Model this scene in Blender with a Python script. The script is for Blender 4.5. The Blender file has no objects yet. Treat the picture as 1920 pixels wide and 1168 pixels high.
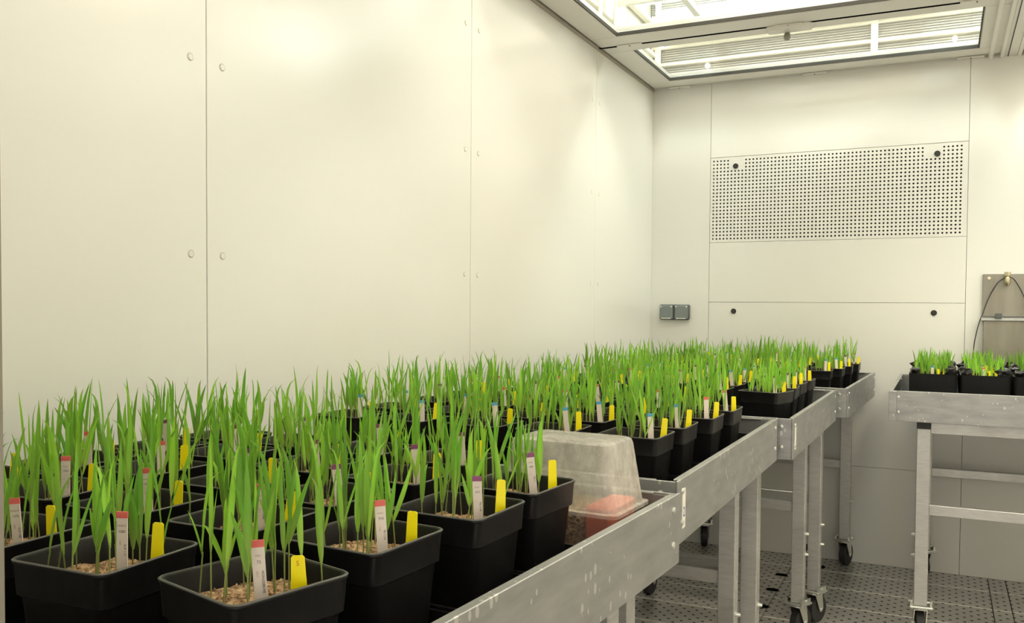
import bpy, math, random
from mathutils import Matrix, Vector
random.seed(7)
K = 1.25            # metres per layout unit
H0 = 0.8783         # camera height in layout units
C = bpy.context.scene.collection
PI = math.pi
def V(x, y, z=0.0):  # layout coordinates (origin at the camera, z up) -> metres, floor at 0
    return Vector((x*K, y*K, (z+H0)*K))

# ------------------------------------------------------------------ camera, world, light, exposure
S = bpy.context.scene
yaw, pit, rol = 0.4512, 0.0309, 0.0072
cy, sy, cp, sp, cr, sr = math.cos(yaw), math.sin(yaw), math.cos(pit), math.sin(pit), math.cos(rol), math.sin(rol)
fwd = Vector((-sy, cy, 0)); rt = Vector((cy, sy, 0)); up = Vector((0, 0, 1))
f2 = fwd*cp - up*sp; u2 = up*cp + fwd*sp
r3 = rt*cr + u2*sr; u3 = u2*cr - rt*sr
cd = bpy.data.cameras.new('camera'); cam = bpy.data.objects.new('camera', cd); C.objects.link(cam)
cd.sensor_width = 36; cd.lens = 1664.8/1920*36; cd.shift_y = 42.67/1920; cd.clip_start = 0.02
cam.matrix_world = Matrix(((r3.x, u3.x, -f2.x, 0), (r3.y, u3.y, -f2.y, 0), (r3.z, u3.z, -f2.z, H0*K), (0, 0, 0, 1)))
S.camera = cam
W = bpy.data.worlds.new('corridor_fill'); S.world = W; W.use_nodes = True  # added ambient fill for the low parts, from an unseen corridor behind the camera
W.node_tree.nodes['Background'].inputs[0].default_value = (1.0, 0.93, 0.82, 1)
W.node_tree.nodes['Background'].inputs[1].default_value = 1.5
S.view_settings.view_transform = 'Standard'; S.view_settings.look = 'None'
S.view_settings.gamma = 1; S.view_settings.use_curve_mapping = False
S.view_settings.exposure = 0.29
S.cycles.use_denoising = True; S.cycles.max_bounces = 8; S.cycles.diffuse_bounces = 5
S.cycles.transparent_max_bounces = 12; S.cycles.sample_clamp_indirect = 6
S.cycles.caustics_reflective = False; S.cycles.caustics_refractive = False
ZL = 1.17
def area(name, x, y, z, sx, sy_, energy, col):
    l = bpy.data.lights.new(name, 'AREA'); l.shape = 'RECTANGLE'; l.size = sx*K; l.size_y = sy_*K
    l.energy = energy; l.color = col
    o = bpy.data.objects.new(name, l); C.objects.link(o); o.location = V(x, y, z); return o
WARM, COOL = (1.0, 0.83, 0.65), (0.84, 1.0, 0.97)
def point(name, x, y, z, r, energy, col):
    l = bpy.data.lights.new(name, 'POINT'); l.shadow_soft_size = r*K; l.energy = energy; l.color = col
    o = bpy.data.objects.new(name, l); C.objects.link(o); o.location = V(x, y, z); return o
for x0, g_ in ((0.0, .72), (1.19, 2.3)):
    for (y, ew, ea, ec) in ((0.58, .5, 5.6, .3), (1.41, .5, 6.2, .45), (2.25, .9, 10, 1.2), (2.955, .5, 5.2, 5.2)):
        ew *= g_; ea *= g_; ec *= g_
        area('growth_lamp_light', -0.41+x0, y, 1.16, 0.70, 0.24, ea, WARM if y < 2.8 else (1.0, .95, .86))
        point('incandescent_lamp_light', -0.56+x0, y+.06, 1.07, 0.035, ew*.5, WARM)
        point('incandescent_lamp_light', -0.26+x0, y-.06, 1.07, 0.035, ew*.5, WARM)
        for dx in (-0.40, 0.40):
            point('halide_lamp_light', -0.41+dx+x0, y, 1.07, 0.035, ec, COOL)

# ------------------------------------------------------------------ materials
def mat(name, base=(.8, .8, .8), rough=.5, metal=0, **kw):
    m = bpy.data.materials.new(name); m.use_nodes = True
    b = m.node_tree.nodes['Principled BSDF']
    b.inputs['Base Color'].default_value = (*base, 1); b.inputs['Roughness'].default_value = rough
    b.inputs['Metallic'].default_value = metal
    for k, v in kw.items(): b.inputs[k.replace('_', ' ')].default_value = v
    return m
def nt(m): return m.node_tree.nodes, m.node_tree.links, m.node_tree.nodes['Principled BSDF']
def ramp(m, src, stops, dst=None):
    n, l, b = nt(m); r = n.new('ShaderNodeValToRGB')
    while len(r.color_ramp.elements) < len(stops): r.color_ramp.elements.new(.5)
    for e, (p, c) in zip(r.color_ramp.elements, stops): e.position = p; e.color = (*c, 1) if len(c) == 3 else c
    l.new(src, r.inputs[0])
    if dst: l.new(r.outputs[0], dst)
    return r.outputs[0]
def noise(m, scale, detail=3, coord='Object', stretch=None, rough=.5):
    n, l, b = nt(m); tc = n.new('ShaderNodeTexCoord'); t = n.new('ShaderNodeTexNoise')
    t.inputs['Scale'].default_value = scale; t.inputs['Detail'].default_value = detail; t.inputs['Roughness'].default_value = rough
    if stretch:
        mp = n.new('ShaderNodeMapping'); mp.inputs['Scale'].default_value = stretch
        l.new(tc.outputs[coord], mp.inputs[0]); l.new(mp.outputs[0], t.inputs[0])
    else: l.new(tc.outputs[coord], t.inputs[0])
    return t.outputs['Fac']
def bump(m, src, strength, dist=.01):
    n, l, b = nt(m); bp = n.new('ShaderNodeBump'); bp.inputs['Strength'].default_value = strength; bp.inputs['Distance'].default_value = dist
    l.new(src, bp.inputs['Height']); l.new(bp.outputs[0], b.inputs['Normal'])

M = {}
M['wall'] = mat('wall_paint', (.78, .77, .74), .22, Coat_Weight=.0)
f_ = noise(M['wall'], 1.3, 2); ramp(M['wall'], f_, [(.3, (.79, .77, .72)), (.7, (.78, .77, .73))], nt(M['wall'])[2].inputs['Base Color'])
f_ = noise(M['wall'], 240, 2); bump(M['wall'], f_, .04, .001)
M['gap'] = mat('dark_gap', (.05, .047, .04), .8)
M['slot'] = mat('black_slot', (.006, .006, .006), 1.0, Specular_IOR_Level=0.0)
M['seam'] = mat('seam_sealant', (.5, .48, .42), .7)
M['seal'] = mat('seal_strip', (.42, .38, .32), .6)
M['cap'] = mat('screw_cap', (.74, .715, .64), .4)
M['white'] = mat('white_enamel', (.76, .745, .70), .35)
M['alu'] = mat('brushed_aluminium', (.66, .655, .63), .42, .75)
f_ = noise(M['alu'], 30, 4, stretch=(1, 1, 6)); ramp(M['alu'], f_, [(.25, (.46, .455, .44)), (.75, (.58, .575, .555))], nt(M['alu'])[2].inputs['Base Color'])
f_ = noise(M['alu'], 9, 5); ramp(M['alu'], f_, [(.3, (.34, .34, .34)), (.7, (.52, .52, .52))], nt(M['alu'])[2].inputs['Roughness'])
# aluminium with limescale splashes for the tray rails
M['rail'] = mat('splashed_aluminium', (.6, .6, .57), .42, .7)
def rail_mat(m):
    n, l, b = nt(m)
    base = ramp(m, noise(m, 14, 5, stretch=(1, 1, 4)), [(.25, (.31, .31, .305)), (.75, (.43, .43, .42))])
    tc = n.new('ShaderNodeTexCoord'); v = n.new('ShaderNodeTexVoronoi'); v.inputs['Scale'].default_value = 85
    mp = n.new('ShaderNodeMapping'); mp.inputs['Scale'].default_value = (1, 1, .55)
    l.new(tc.outputs['Object'], mp.inputs[0]); l.new(mp.outputs[0], v.inputs[0])
    th = n.new('ShaderNodeMath'); th.operation = 'MULTIPLY'; l.new(v.outputs['Color'], th.inputs[0]); th.inputs[1].default_value = .36
    lt = n.new('ShaderNodeMath'); lt.operation = 'LESS_THAN'; l.new(v.outputs['Distance'], lt.inputs[0]); l.new(th.outputs[0], lt.inputs[1])
    big = n.new('ShaderNodeMath'); big.operation = 'GREATER_THAN'; l.new(noise(m, 5, 2), big.inputs[0]); big.inputs[1].default_value = .5
    mu = n.new('ShaderNodeMath'); mu.operation = 'MULTIPLY'; l.new(lt.outputs[0], mu.inputs[0]); l.new(big.outputs[0], mu.inputs[1])
    mu2 = n.new('ShaderNodeMath'); mu2.operation = 'MULTIPLY'; l.new(mu.outputs[0], mu2.inputs[0]); mu2.inputs[1].default_value = .45
    mx = n.new('ShaderNodeMix'); mx.data_type = 'RGBA'; l.new(mu2.outputs[0], mx.inputs[0]); l.new(base, mx.inputs[6]); mx.inputs[7].default_value = (.85, .84, .80, 1)
    l.new(mx.outputs[2], b.inputs['Base Color'])
rail_mat(M['rail'])
M['zinc'] = mat('zinc_plate', (.72, .73, .68), .28, .9)
M['rubber'] = mat('black_rubber', (.022, .021, .022), .6)
M['black'] = mat('black_plastic', (.016, .0155, .016), .36)
nt(M['black'])[2].inputs['Specular IOR Level'].default_value = .35; bl = M['black']; ramp(bl, noise(bl, 60, 5, stretch=(1, 1, .35), rough=.7), [(.3, (.008, .0075, .008)), (.62, (.012, .011, .011)), (.82, (.035, .033, .031))], nt(bl)[2].inputs['Base Color'])
ramp(bl, noise(bl, 14, 4), [(.3, (.30,)*3), (.7, (.5,)*3)], nt(bl)[2].inputs['Roughness'])
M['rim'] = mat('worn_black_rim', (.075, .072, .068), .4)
M['film'] = mat('black_film', (.013, .012, .014), .22); bump(M['film'], noise(M['film'], 34, 4), .8, .01)
M['cap_black'] = mat('black_end_cap', (.02, .02, .022), .5)
M['soil'] = mat('granular_soil', (.4, .26, .14), .9)
so = M['soil']; n_, l_, b_ = nt(so); tc_ = n_.new('ShaderNodeTexCoord'); vo = n_.new('ShaderNodeTexVoronoi'); vo.inputs['Scale'].default_value = 230
l_.new(tc_.outputs['Object'], vo.inputs[0]); ramp(so, vo.outputs['Color'], [(0, (.10, .055, .03)), (.35, (.33, .20, .10)), (.7, (.52, .34, .19)), (1, (.70, .52, .33))], b_.inputs['Base Color']); bump(so, vo.outputs['Distance'], .6, .003)
M['tag_white'] = mat('tag_white', (.80, .71, .64), .5)
M['tag_yellow'] = mat('tag_yellow', (1.0, .86, .0), .4, Subsurface_Weight=0.0)
M['tip_red'] = mat('tip_red', (.78, .15, .13), .5)
M['tip_purple'] = mat('tip_purple', (.28, .07, .20), .5)
M['tip_blue'] = mat('tip_blue', (.10, .38, .62), .5)
M['tip_brown'] = mat('tip_brown', (.20, .09, .10), .5)
M['ink'] = mat('ink', (.06, .05, .06), .7)
M['ink_red'] = mat('ink_red', (.65, .16, .05), .7)
M['ink_faint'] = mat('ink_faint', (.42, .25, .20), .7)
M['ink_blue'] = mat('ink_blue', (.04, .07, .35), .7)
M['paper'] = mat('paper', (.83, .80, .72), .6)
M['socket'] = mat('grey_socket', (.20, .225, .225), .35)
M['socket_dark'] = mat('dark_socket', (.09, .10, .10), .4)
M['steel'] = mat('dull_steel', (.42, .39, .33), .42, .55)
ramp(M['steel'], noise(M['steel'], 8, 5, stretch=(2, 1, .4)), [(.3, (.24, .22, .18)), (.7, (.34, .315, .265))], nt(M['steel'])[2].inputs['Base Color'])
M['brass'] = mat('valve_brass', (.62, .55, .38), .25, .9)
M['red_pot'] = mat('red_pot', (.75, .16, .09), .5)
M['moss'] = mat('moss', (.20, .21, .03), .9)
M['cable'] = mat('cable_black', (.02, .02, .02), .5)
M['corr'] = mat('lamp_reflector', (.50, .49, .46), .45, .1)
M['louvre'] = mat('ribbed_louvre', (.40, .385, .36), .5, .2)
M['bar'] = mat('bright_bar', (.86, .82, .70), .4)

# perforated steel floor: rows of small dark holes
fm = M['floor'] = mat('perforated_steel', (.3, .29, .27), .36, .45)
def floor_mat(m):
    n, l, b = nt(m); geo = n.new('ShaderNodeNewGeometry'); sx = n.new('ShaderNodeSeparateXYZ'); l.new(geo.outputs['Position'], sx.inputs[0])
    def cell(out, pitch, off):
        a = n.new('ShaderNodeMath'); a.operation = 'MULTIPLY_ADD'; l.new(out, a.inputs[0]); a.inputs[1].default_value = 1/pitch; a.inputs[2].default_value = off
        fr = n.new('ShaderNodeMath'); fr.operation = 'FRACT'; l.new(a.outputs[0], fr.inputs[0])
        s = n.new('ShaderNodeMath'); s.operation = 'SUBTRACT'; l.new(fr.outputs[0], s.inputs[0]); s.inputs[1].default_value = .5
        mm = n.new('ShaderNodeMath'); mm.operation = 'MULTIPLY'; l.new(s.outputs[0], mm.inputs[0]); mm.inputs[1].default_value = pitch
        return mm.outputs[0]
    def dots(px, py, ox, oy, r):
        c = n.new('ShaderNodeCombineXYZ'); l.new(cell(sx.outputs[0], px, ox), c.inputs[0]); l.new(cell(sx.outputs[1], py, oy), c.inputs[1])
        ln = n.new('ShaderNodeVectorMath'); ln.operation = 'LENGTH'; l.new(c.outputs[0], ln.inputs[0])
        t = n.new('ShaderNodeMath'); t.operation = 'LESS_THAN'; l.new(ln.outputs['Value'], t.inputs[0]); t.inputs[1].default_value = r; return t.outputs[0]
    a = dots(.046, .052, 0, 0, .0055); a2 = dots(.046, .052, .5, .5, .0055)
    ad = n.new('ShaderNodeMath'); ad.operation = 'MAXIMUM'; l.new(a, ad.inputs[0]); l.new(a2, ad.inputs[1])
    base = ramp(m, noise(m, 3, 4), [(.3, (.40, .385, .355)), (.7, (.50, .48, .45))])
    mx = n.new('ShaderNodeMix'); mx.data_type = 'RGBA'; l.new(ad.outputs[0], mx.inputs[0]); l.new(base, mx.inputs[6]); mx.inputs[7].default_value = (.012, .011, .010, 1)
    l.new(mx.outputs[2], b.inputs['Base Color'])
    mt = n.new('ShaderNodeMath'); mt.operation = 'MULTIPLY_ADD'; l.new(ad.outputs[0], mt.inputs[0]); mt.inputs[1].default_value = -.45; mt.inputs[2].default_value = .45; l.new(mt.outputs[0], b.inputs['Metallic'])
    ro = n.new('ShaderNodeMath'); ro.operation = 'MULTIPLY_ADD'; l.new(ad.outputs[0], ro.inputs[0]); ro.inputs[1].default_value = .6; ro.inputs[2].default_value = .3; l.new(ro.outputs[0], b.inputs['Roughness'])
floor_mat(fm)
M['floor_edge'] = mat('floor_edge', (.85, .82, .75), .4, .2)

# leaves: colour attribute carries pale base to darker tip, plus transmitted light
def leaf_mat(name, k):
    m = mat(name, (.1, .3, .03), .42); n, l, b = nt(m)
    at = n.new('ShaderNodeAttribute'); at.attribute_name = 'tone'; oi = n.new('ShaderNodeObjectInfo')
    hs = n.new('ShaderNodeHueSaturation'); l.new(at.outputs['Color'], hs.inputs['Color'])
    mr = n.new('ShaderNodeMapRange'); l.new(oi.outputs['Random'], mr.inputs[0]); mr.inputs[3].default_value = .75*k; mr.inputs[4].default_value = 1.3*k
    l.new(mr.outputs[0], hs.inputs['Value']); l.new(hs.outputs[0], b.inputs['Base Color'])
    tr = n.new('ShaderNodeBsdfTranslucent'); l.new(hs.outputs[0], tr.inputs[0]); mx = n.new('ShaderNodeMixShader'); mx.inputs[0].default_value = .38
    out = n['Material Output']; l.new(b.outputs[0], mx.inputs[1]); l.new(tr.outputs[0], mx.inputs[2]); l.new(mx.outputs[0], out.inputs[0])
    return m
M['leaf'] = leaf_mat('leaf', 1.0)

def glassy(name, tint, fac, rough, base):
    m = mat(name, base, rough); n, l, b = nt(m)
    t = n.new('ShaderNodeBsdfTransparent'); t.inputs[0].default_value = (*tint, 1)
    mx = n.new('ShaderNodeMixShader'); mx.inputs[0].default_value = fac
    l.new(t.outputs[0], mx.inputs[1]); l.new(b.outputs[0], mx.inputs[2]); l.new(mx.outputs[0], n['Material Output'].inputs[0]); return m, mx
def pane_glass():
    m = bpy.data.materials.new('pane_glass'); m.use_nodes = True; n, l = m.node_tree.nodes, m.node_tree.links; n.clear()
    o = n.new('ShaderNodeOutputMaterial'); t = n.new('ShaderNodeBsdfTransparent'); t.inputs[0].default_value = (.97, .99, .98, 1)
    g = n.new('ShaderNodeBsdfGlossy'); g.inputs['Roughness'].default_value = .02
    lw = n.new('ShaderNodeLayerWeight'); lw.inputs[0].default_value = .5
    pw = n.new('ShaderNodeMath'); pw.operation = 'POWER'; l.new(lw.outputs['Facing'], pw.inputs[0]); pw.inputs[1].default_value = 5
    fr = n.new('ShaderNodeMath'); fr.operation = 'MULTIPLY_ADD'; l.new(pw.outputs[0], fr.inputs[0]); fr.inputs[1].default_value = .85; fr.inputs[2].default_value = .04
    mx = n.new('ShaderNodeMixShader'); l.new(fr.outputs[0], mx.inputs[0]); l.new(t.outputs[0], mx.inputs[1]); l.new(g.outputs[0], mx.inputs[2]); l.new(mx.outputs[0], o.inputs[0]); return m
M['glass'] = pane_glass()
M['dome'], dmx = glassy('clouded_clear_plastic', (.95, .94, .90), .5, .25, (.86, .84, .77))
dn = M['dome']; n_, l_, _ = nt(dn)
r_ = ramp(dn, noise(dn, 45, 6, stretch=(1, 1, .5), rough=.7), [(.3, (.26,)*3), (.7, (.54,)*3)]); l_.new(r_, dmx.inputs[0])
bump(dn, noise(dn, 120, 3), .35, .004)
M['base_clear'], _ = glassy('smoky_tray_plastic', (.8, .76, .72), .28, .2, (.5, .47, .43))
def emis(name, col, s):
    m = mat(name, col, .5); b = nt(m)[2]; b.inputs['Emission Color'].default_value = (*col, 1); b.inputs['Emission Strength'].default_value = s; return m
M['tube'] = emis('lit_tube', (1.0, .93, .78), 2.2)
M['bulb'] = emis('lit_bulb', (.93, 1.0, .97), 60)
M['glare_warm'] = emis('warm_glass_glare', (1.0, .86, .62), 16)  # emission imitating warm glare on the ceiling glass

# ------------------------------------------------------------------ mesh helpers (layout units, scaled by K)
class MB:
    def __init__(s): s.v = []; s.f = []; s.c = []
    def add(s, vs, fs, col=None):
        o = len(s.v); s.v += [tuple(v) for v in vs]; s.f += [tuple(i+o for i in f) for f in fs]
        s.c += [col or (1, 1, 1)]*len(vs) if not isinstance(col, list) else col
    def box(s, x0, x1, y0, y1, z0, z1, rot=0, piv=(0, 0), bev=0):
        if bev:
            b = bev; vs = []; fs = []
            def ring(x0, x1, y0, y1, z): return [(x0, y0, z), (x1, y0, z), (x1, y1, z), (x0, y1, z)]
            # chamfered box: 24 verts
            vs = ring(x0+b, x1-b, y0+b, y1-b, z0) + [(x0+b, y0, z0+b), (x1-b, y0, z0+b), (x1, y0+b, z0+b), (x1, y1-b, z0+b), (x1-b, y1, z0+b), (x0+b, y1, z0+b), (x0, y1-b, z0+b), (x0, y0+b, z0+b)] \
                + [(x0+b, y0, z1-b), (x1-b, y0, z1-b), (x1, y0+b, z1-b), (x1, y1-b, z1-b), (x1-b, y1, z1-b), (x0+b, y1, z1-b), (x0, y1-b, z1-b), (x0, y0+b, z1-b)] + ring(x0+b, x1-b, y0+b, y1-b, z1)
            fs = [(3, 2, 1, 0), (20, 21, 22, 23)]
            for i in range(8): j = (i+1) % 8; fs.append((4+i, 4+j, 12+j, 12+i))
            for k, (a, c) in enumerate(((0, 1), (1, 2), (2, 3), (3, 0))):
                e = 4+2*k; fs += [(a, c, e+1, e)] ; nx = 4+(2*k+2) % 8; fs.append((c, nx, e+1))
                e = 12+2*k; fs += [(e, e+1, 20+c, 20+a)]; nx = 12+(2*k+2) % 8; fs.append((e+1, nx, 20+c))
        else:
            vs = [(x0, y0, z0), (x1, y0, z0), (x1, y1, z0), (x0, y1, z0), (x0, y0, z1), (x1, y0, z1), (x1, y1, z1), (x0, y1, z1)]
            fs = [(3, 2, 1, 0), (4, 5, 6, 7), (0, 1, 5, 4), (1, 2, 6, 5), (2, 3, 7, 6), (3, 0, 4, 7)]
        s.add(vs, fs); return s
    def tube(s, pts, r, n=8, cap=True):
        pts = [Vector(p) for p in pts]; vs = []; m = len(pts)
        rr = r if isinstance(r, (list, tuple)) else [r]*m
        ref = Vector((0, 0, 1))
        for i, p in enumerate(pts):
            d = (pts[min(i+1, m-1)]-pts[max(i-1, 0)]).normalized()
            if abs(d.dot(ref)) > .95: ref = Vector((1, 0, 0)) if abs(d.x) < .9 else Vector((0, 1, 0))
            a = d.cross(ref).normalized(); b = d.cross(a)
            for k in range(n): t = 2*PI*k/n; vs.append(p+(a*math.cos(t)+b*math.sin(t))*rr[i])
        fs = [(i*n+k, i*n+(k+1) % n, (i+1)*n+(k+1) % n, (i+1)*n+k) for i in range(m-1) for k in range(n)]
        if cap: fs += [tuple(range(n)), tuple((m-1)*n+k for k in reversed(range(n)))]
        s.add(vs, fs); return s
    def disc_x(s, c, r, t, axis='y', n=16):
        d = {'x': Vector((t/2, 0, 0)), 'y': Vector((0, t/2, 0)), 'z': Vector((0, 0, t/2))}[axis]; c = Vector(c)
        return s.tube([c-d, c+d], r, n)
    def loft(s, rings, close_bottom=True, close_top=False):
        n = len(rings[0]); vs = [p for r in rings for p in r]
        fs = [(i*n+k, i*n+(k+1) % n, (i+1)*n+(k+1) % n, (i+1)*n+k) for i in range(len(rings)-1) for k in range(n)]
        if close_bottom: fs.append(tuple(reversed(range(n))))
        if close_top: fs.append(tuple((len(rings)-1)*n+k for k in range(n)))
        s.add(vs, fs); return s
    def mesh(s, name, m, smooth=False, tone=False):
        me = bpy.data.meshes.new(name); me.from_pydata([(x*K, y*K, z*K) for x, y, z in s.v], [], s.f); me.materials.append(m)
        if tone:
            a = me.color_attributes.new('tone', 'FLOAT_COLOR', 'POINT')
            a.data.foreach_set('color', [q for c in s.c for q in (*c, 1)])
        me.update()
        if smooth:
            me.polygons.foreach_set('use_smooth', [True]*len(me.polygons))
            if smooth != 'all' and hasattr(me, 'set_sharp_from_angle'): me.set_sharp_from_angle(angle=math.radians(35))
        return me
    def build(s, name, m, parent=None, smooth=False, tone=False, loc=None):
        return link(name, s.mesh(name, m, smooth, tone), parent, loc)
def link(name, me, parent=None, loc=None, rz=0):
    o = bpy.data.objects.new(name, me); C.objects.link(o)
    if parent: o.parent = parent
    if loc is not None: o.location = Vector(loc)*K
    o.rotation_euler = (0, 0, rz); return o
def tag(o, label=None, cat=None, group=None, kind=None):
    if label: o['label'] = label
    if cat: o['category'] = cat
    if group: o['group'] = group
    if kind: o['kind'] = kind
    return o
def empty(name, loc, rz=0):
    o = bpy.data.objects.new(name, None); o.empty_display_size = .05; C.objects.link(o); o.location = loc; o.rotation_euler = (0, 0, rz); return o
def part(name, m, parent, smooth=False, **kw): raise NotImplementedError
def rsq(h, z, rad, n=4, hy=None):      # rounded square ring
    hy = hy or h; pts = []
    for (sx, sy_, a0) in ((1, 1, 0), (-1, 1, 90), (-1, -1, 180), (1, -1, 270)):
        for k in range(n+1):
            a = math.radians(a0+90*k/n); pts.append((sx*(h-rad)+rad*math.cos(a), sy_*(hy-rad)+rad*math.sin(a), z))
    return pts
def text(s, size, m, parent, loc, rot, name='printed_text', align='CENTER'):
    cu = bpy.data.curves.new('text', 'FONT'); cu.body = s; cu.size = size*K; cu.align_x = align; cu.align_y = 'CENTER'; cu.resolution_u = 2
    o = bpy.data.objects.new('text', cu); C.objects.link(o)
    bpy.context.view_layer.update()
    me = bpy.data.meshes.new_from_object(o.evaluated_get(bpy.context.evaluated_depsgraph_get()))
    bpy.data.objects.remove(o); me.materials.clear(); me.materials.append(m)
    t = link(name, me, parent, loc); t.rotation_euler = rot; return t
ORG = V(0, 0, 0)/K   # add to layout coords of world-placed meshes
def wbox(mb, x0, x1, y0, y1, z0, z1, bev=0): return mb.box(x0, x1, y0, y1, z0+H0, z1+H0, bev=bev)

# ------------------------------------------------------------------ setting
D, ZC, ZF = 3.275, .8209, -.8783
XR = 1.36; YN = .20
def struct(name): return tag(empty(name, (0, 0, 0)), kind='structure')
wl = struct('wall_left')
ys = [YN-.0, 1.0071-.83+.0, 1.0071, 1.8371, 2.6617, D]
ys = [YN, 1.0071, 1.8371, 2.6617, D]
wbox(MB(), -1.05, -1.004, -.9, D+.05, ZF, 1.42).build('backing', M['seam'], wl)
for a, b in zip(ys[:-1], ys[1:]):
    g = .0009
    wbox(MB(), -1.006, -1.0, a+g, b-g, ZF, ZC+.012, bev=.0006).build('wall_panel', M['wall'], wl)
for s_ in (1.0071, 1.8371, 2.6617):
    for z in (.0749, .363, .652, -.214, -.502, -.79):
        for dy in (-.032, .032):
            m = MB(); c = (-.9997, s_+dy+(.004 if s_ > 1.5 else 0), z+H0)
            m.tube([(-1.001, c[1], c[2]), (-.9989, c[1], c[2])], [.0053, .0044], 14); m.build('screw_cap', M['cap'], wl, smooth=True)
            m = MB(); m.tube([(-1.0008, c[1], c[2]), (-.9997, c[1], c[2])], .0061, 14); m.build('cap_ring', M['seam'], wl)
wbox(MB(), -1.0, -.9965, YN, D, ZC-.008, ZC+.012).build('ceiling_seal', M['seal'], wl)

wb = struct('wall_back')
wbox(MB(), -1.05, XR+.05, D+.032, D+.07, ZF, 1.42).build('backing', M['seam'], wb)
x1, x2, zt, zm, zl, zs = -.7794, .0667, .5521, .2418, .0227, -.5429
def bpanel(xa, xb, za, zb):
    g = .0006; wbox(MB(), xa+g, xb-g, D, D+.03, za+g, zb-g, bev=.0003).build('wall_panel', M['wall'], wb)
bpanel(-1.02, x1, ZF, ZC+.02); bpanel(x1, x2, zt, ZC+.02); bpanel(x1, x2, zm, zl+0 if False else zm+.0001) if False else None
bpanel(x1, x2, zl, zm); bpanel(x1, x2, zs, zl); bpanel(x1, x2, ZF, zs)
bpanel(x2, x2+.62, ZF, ZC+.02); bpanel(x2+.62, XR+.02, ZF, ZC+.02)
# perforated return air grille
gr = MB(); px = .0129; nx, nz = 64, 23; gx0 = -.7735; gz0 = .2485; ro = .0034
gy = D
hole = lambda i, j: not ((5 <= i <= 8 and j >= 20) or (55 <= i <= 58 and j >= 20))
vs = []; fs = []
for j in range(nz):
    for i in range(nx):
        cx, cz = gx0+px*(i+.5), gz0+px*(j+.5)+H0
        h = px/2; sq = [(cx-h, gy, cz-h), (cx, gy, cz-h), (cx+h, gy, cz-h), (cx+h, gy, cz), (cx+h, gy, cz+h), (cx, gy, cz+h), (cx-h, gy, cz+h), (cx-h, gy, cz)]
        if not hole(i, j): gr.add([sq[0], sq[2], sq[4], sq[6]], [(0, 1, 2, 3)]); continue
        oc = [(cx+ro*math.cos(PI*(1.25+.25*k)), gy, cz+ro*math.sin(PI*(1.25+.25*k))) for k in range(8)]
        ob = [(x, gy+.004, z) for x, y, z in oc]
        gr.add(sq+oc+ob, [(k, (k+1) % 8, 8+(k+1) % 8, 8+k) for k in range(8)]+[(8+k, 8+(k+1) % 8, 16+(k+1) % 8, 16+k) for k in range(8)])
gxa, gxb, gza, gzb = gx0, gx0+nx*px, gz0, gz0+nz*px
def strip(xa, xb, za, zb): gr.add([(xa, gy, za+H0), (xb, gy, za+H0), (xb, gy, zb+H0), (xa, gy, zb+H0)], [(0, 1, 2, 3)])
wbox(MB(), x1+.01, x2-.01, D+.02, D+.027, zm+.005, zt-.005).build('grille_cavity', M['gap'], wb)
g = .0006
strip(x1+g, x2-g, zm+g, gza); strip(x1+g, x2-g, gzb, zt-g); strip(x1+g, gxa, gza, gzb); strip(gxb, x2-g, gza, gzb)
grille = gr.build('air_grille', M['wall'], wb)
def knob(x, z, r=.0095, mt='rubber'):
    m = MB(); c = z+H0; m.tube([(x, D+.001, c), (x, D-.003, c), (x, D-.0035, c)], [r, r, r*.8], 16); o = m.build('panel_fastener', M[mt], wb, smooth=True)
    m = MB(); m.tube([(x, D-.003, c), (x, D-.0045, c)], [r*.45, r*.4], 10); m.build('fastener_core', M['gap'], o)
knob(-.6876, .5174); knob(-.0261, .5174); knob(-.6876, -.0100); knob(-.0261, -.0100)
knob(.165, -.318, .006); knob(.165, -.405, .006)
m = MB(); m.tube([(-.425, D+.001, ZF+.033+H0), (-.425, D-.004, ZF+.033+H0)], .014, 18); m.build('drain_cap', M['rubber'], wb)

wr = struct('wall_right'); wbox(MB(), XR, XR+.05, -.9, D+.05, ZF, 1.42).build('wall_panel', M['wall'], wr)
wf = struct('wall_front')
wbox(MB(), -1.0, -.3040, YN-.07, YN, ZF, 1.42).build('wall_panel', M['wall'], wf)
wbox(MB(), .75, XR, YN-.07, YN, ZF, 1.42).build('wall_panel', M['wall'], wf)
wbox(MB(), -.3040, .75, YN-.07, YN, .72, 1.42).build('wall_panel', M['wall'], wf)
df = struct('door_1')
wbox(MB(), -.3040, -.2980, YN-.075, YN+.003, ZF, .72).build('door_frame', M['steel'], df)
wbox(MB(), .744, .7499, YN-.075, YN+.003, ZF, .72).build('door_frame', M['steel'], df)

fl = struct('floor')
wbox(MB(), -1.05, XR+.05, -.9, D+.05, ZF-.04, ZF-.004).build('subfloor', M['gap'], fl)
xs = [-1.0, -.447, .150, .2005, .78, XR]
yl = [YN-1.1+.1825*i for i in range(0, 24)]
yl = [y for y in yl if y < D-.05]+[D]
off = 2.757-min(yl, key=lambda q: abs(q-2.757)); yl = [y+off for y in yl[:-1] if y+off < D-.03]+[D]
meshes = {}
for a, b in zip(xs[:-1], xs[1:]):
    for c, d_ in zip(yl[:-1], yl[1:]):
        key = (round(b-a, 4), round(d_-c, 4))
        if key not in meshes:
            mm = MB(); mm.box(.0012, b-a-.0012, .0002, d_-c-.0002, -.004, 0, bev=.0006); meshes[key] = mm.mesh('floor_panel', M['floor'])
            mm = MB(); mm.box(.002, b-a-.002, -.0017, .0017, -.002, .0009); meshes[key, 1] = mm.mesh('panel_edge', M['floor_edge'])
        o = link('floor_panel', meshes[key], fl, (a, c, ZF+H0)); link('panel_edge', meshes[key, 1], o)
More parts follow.
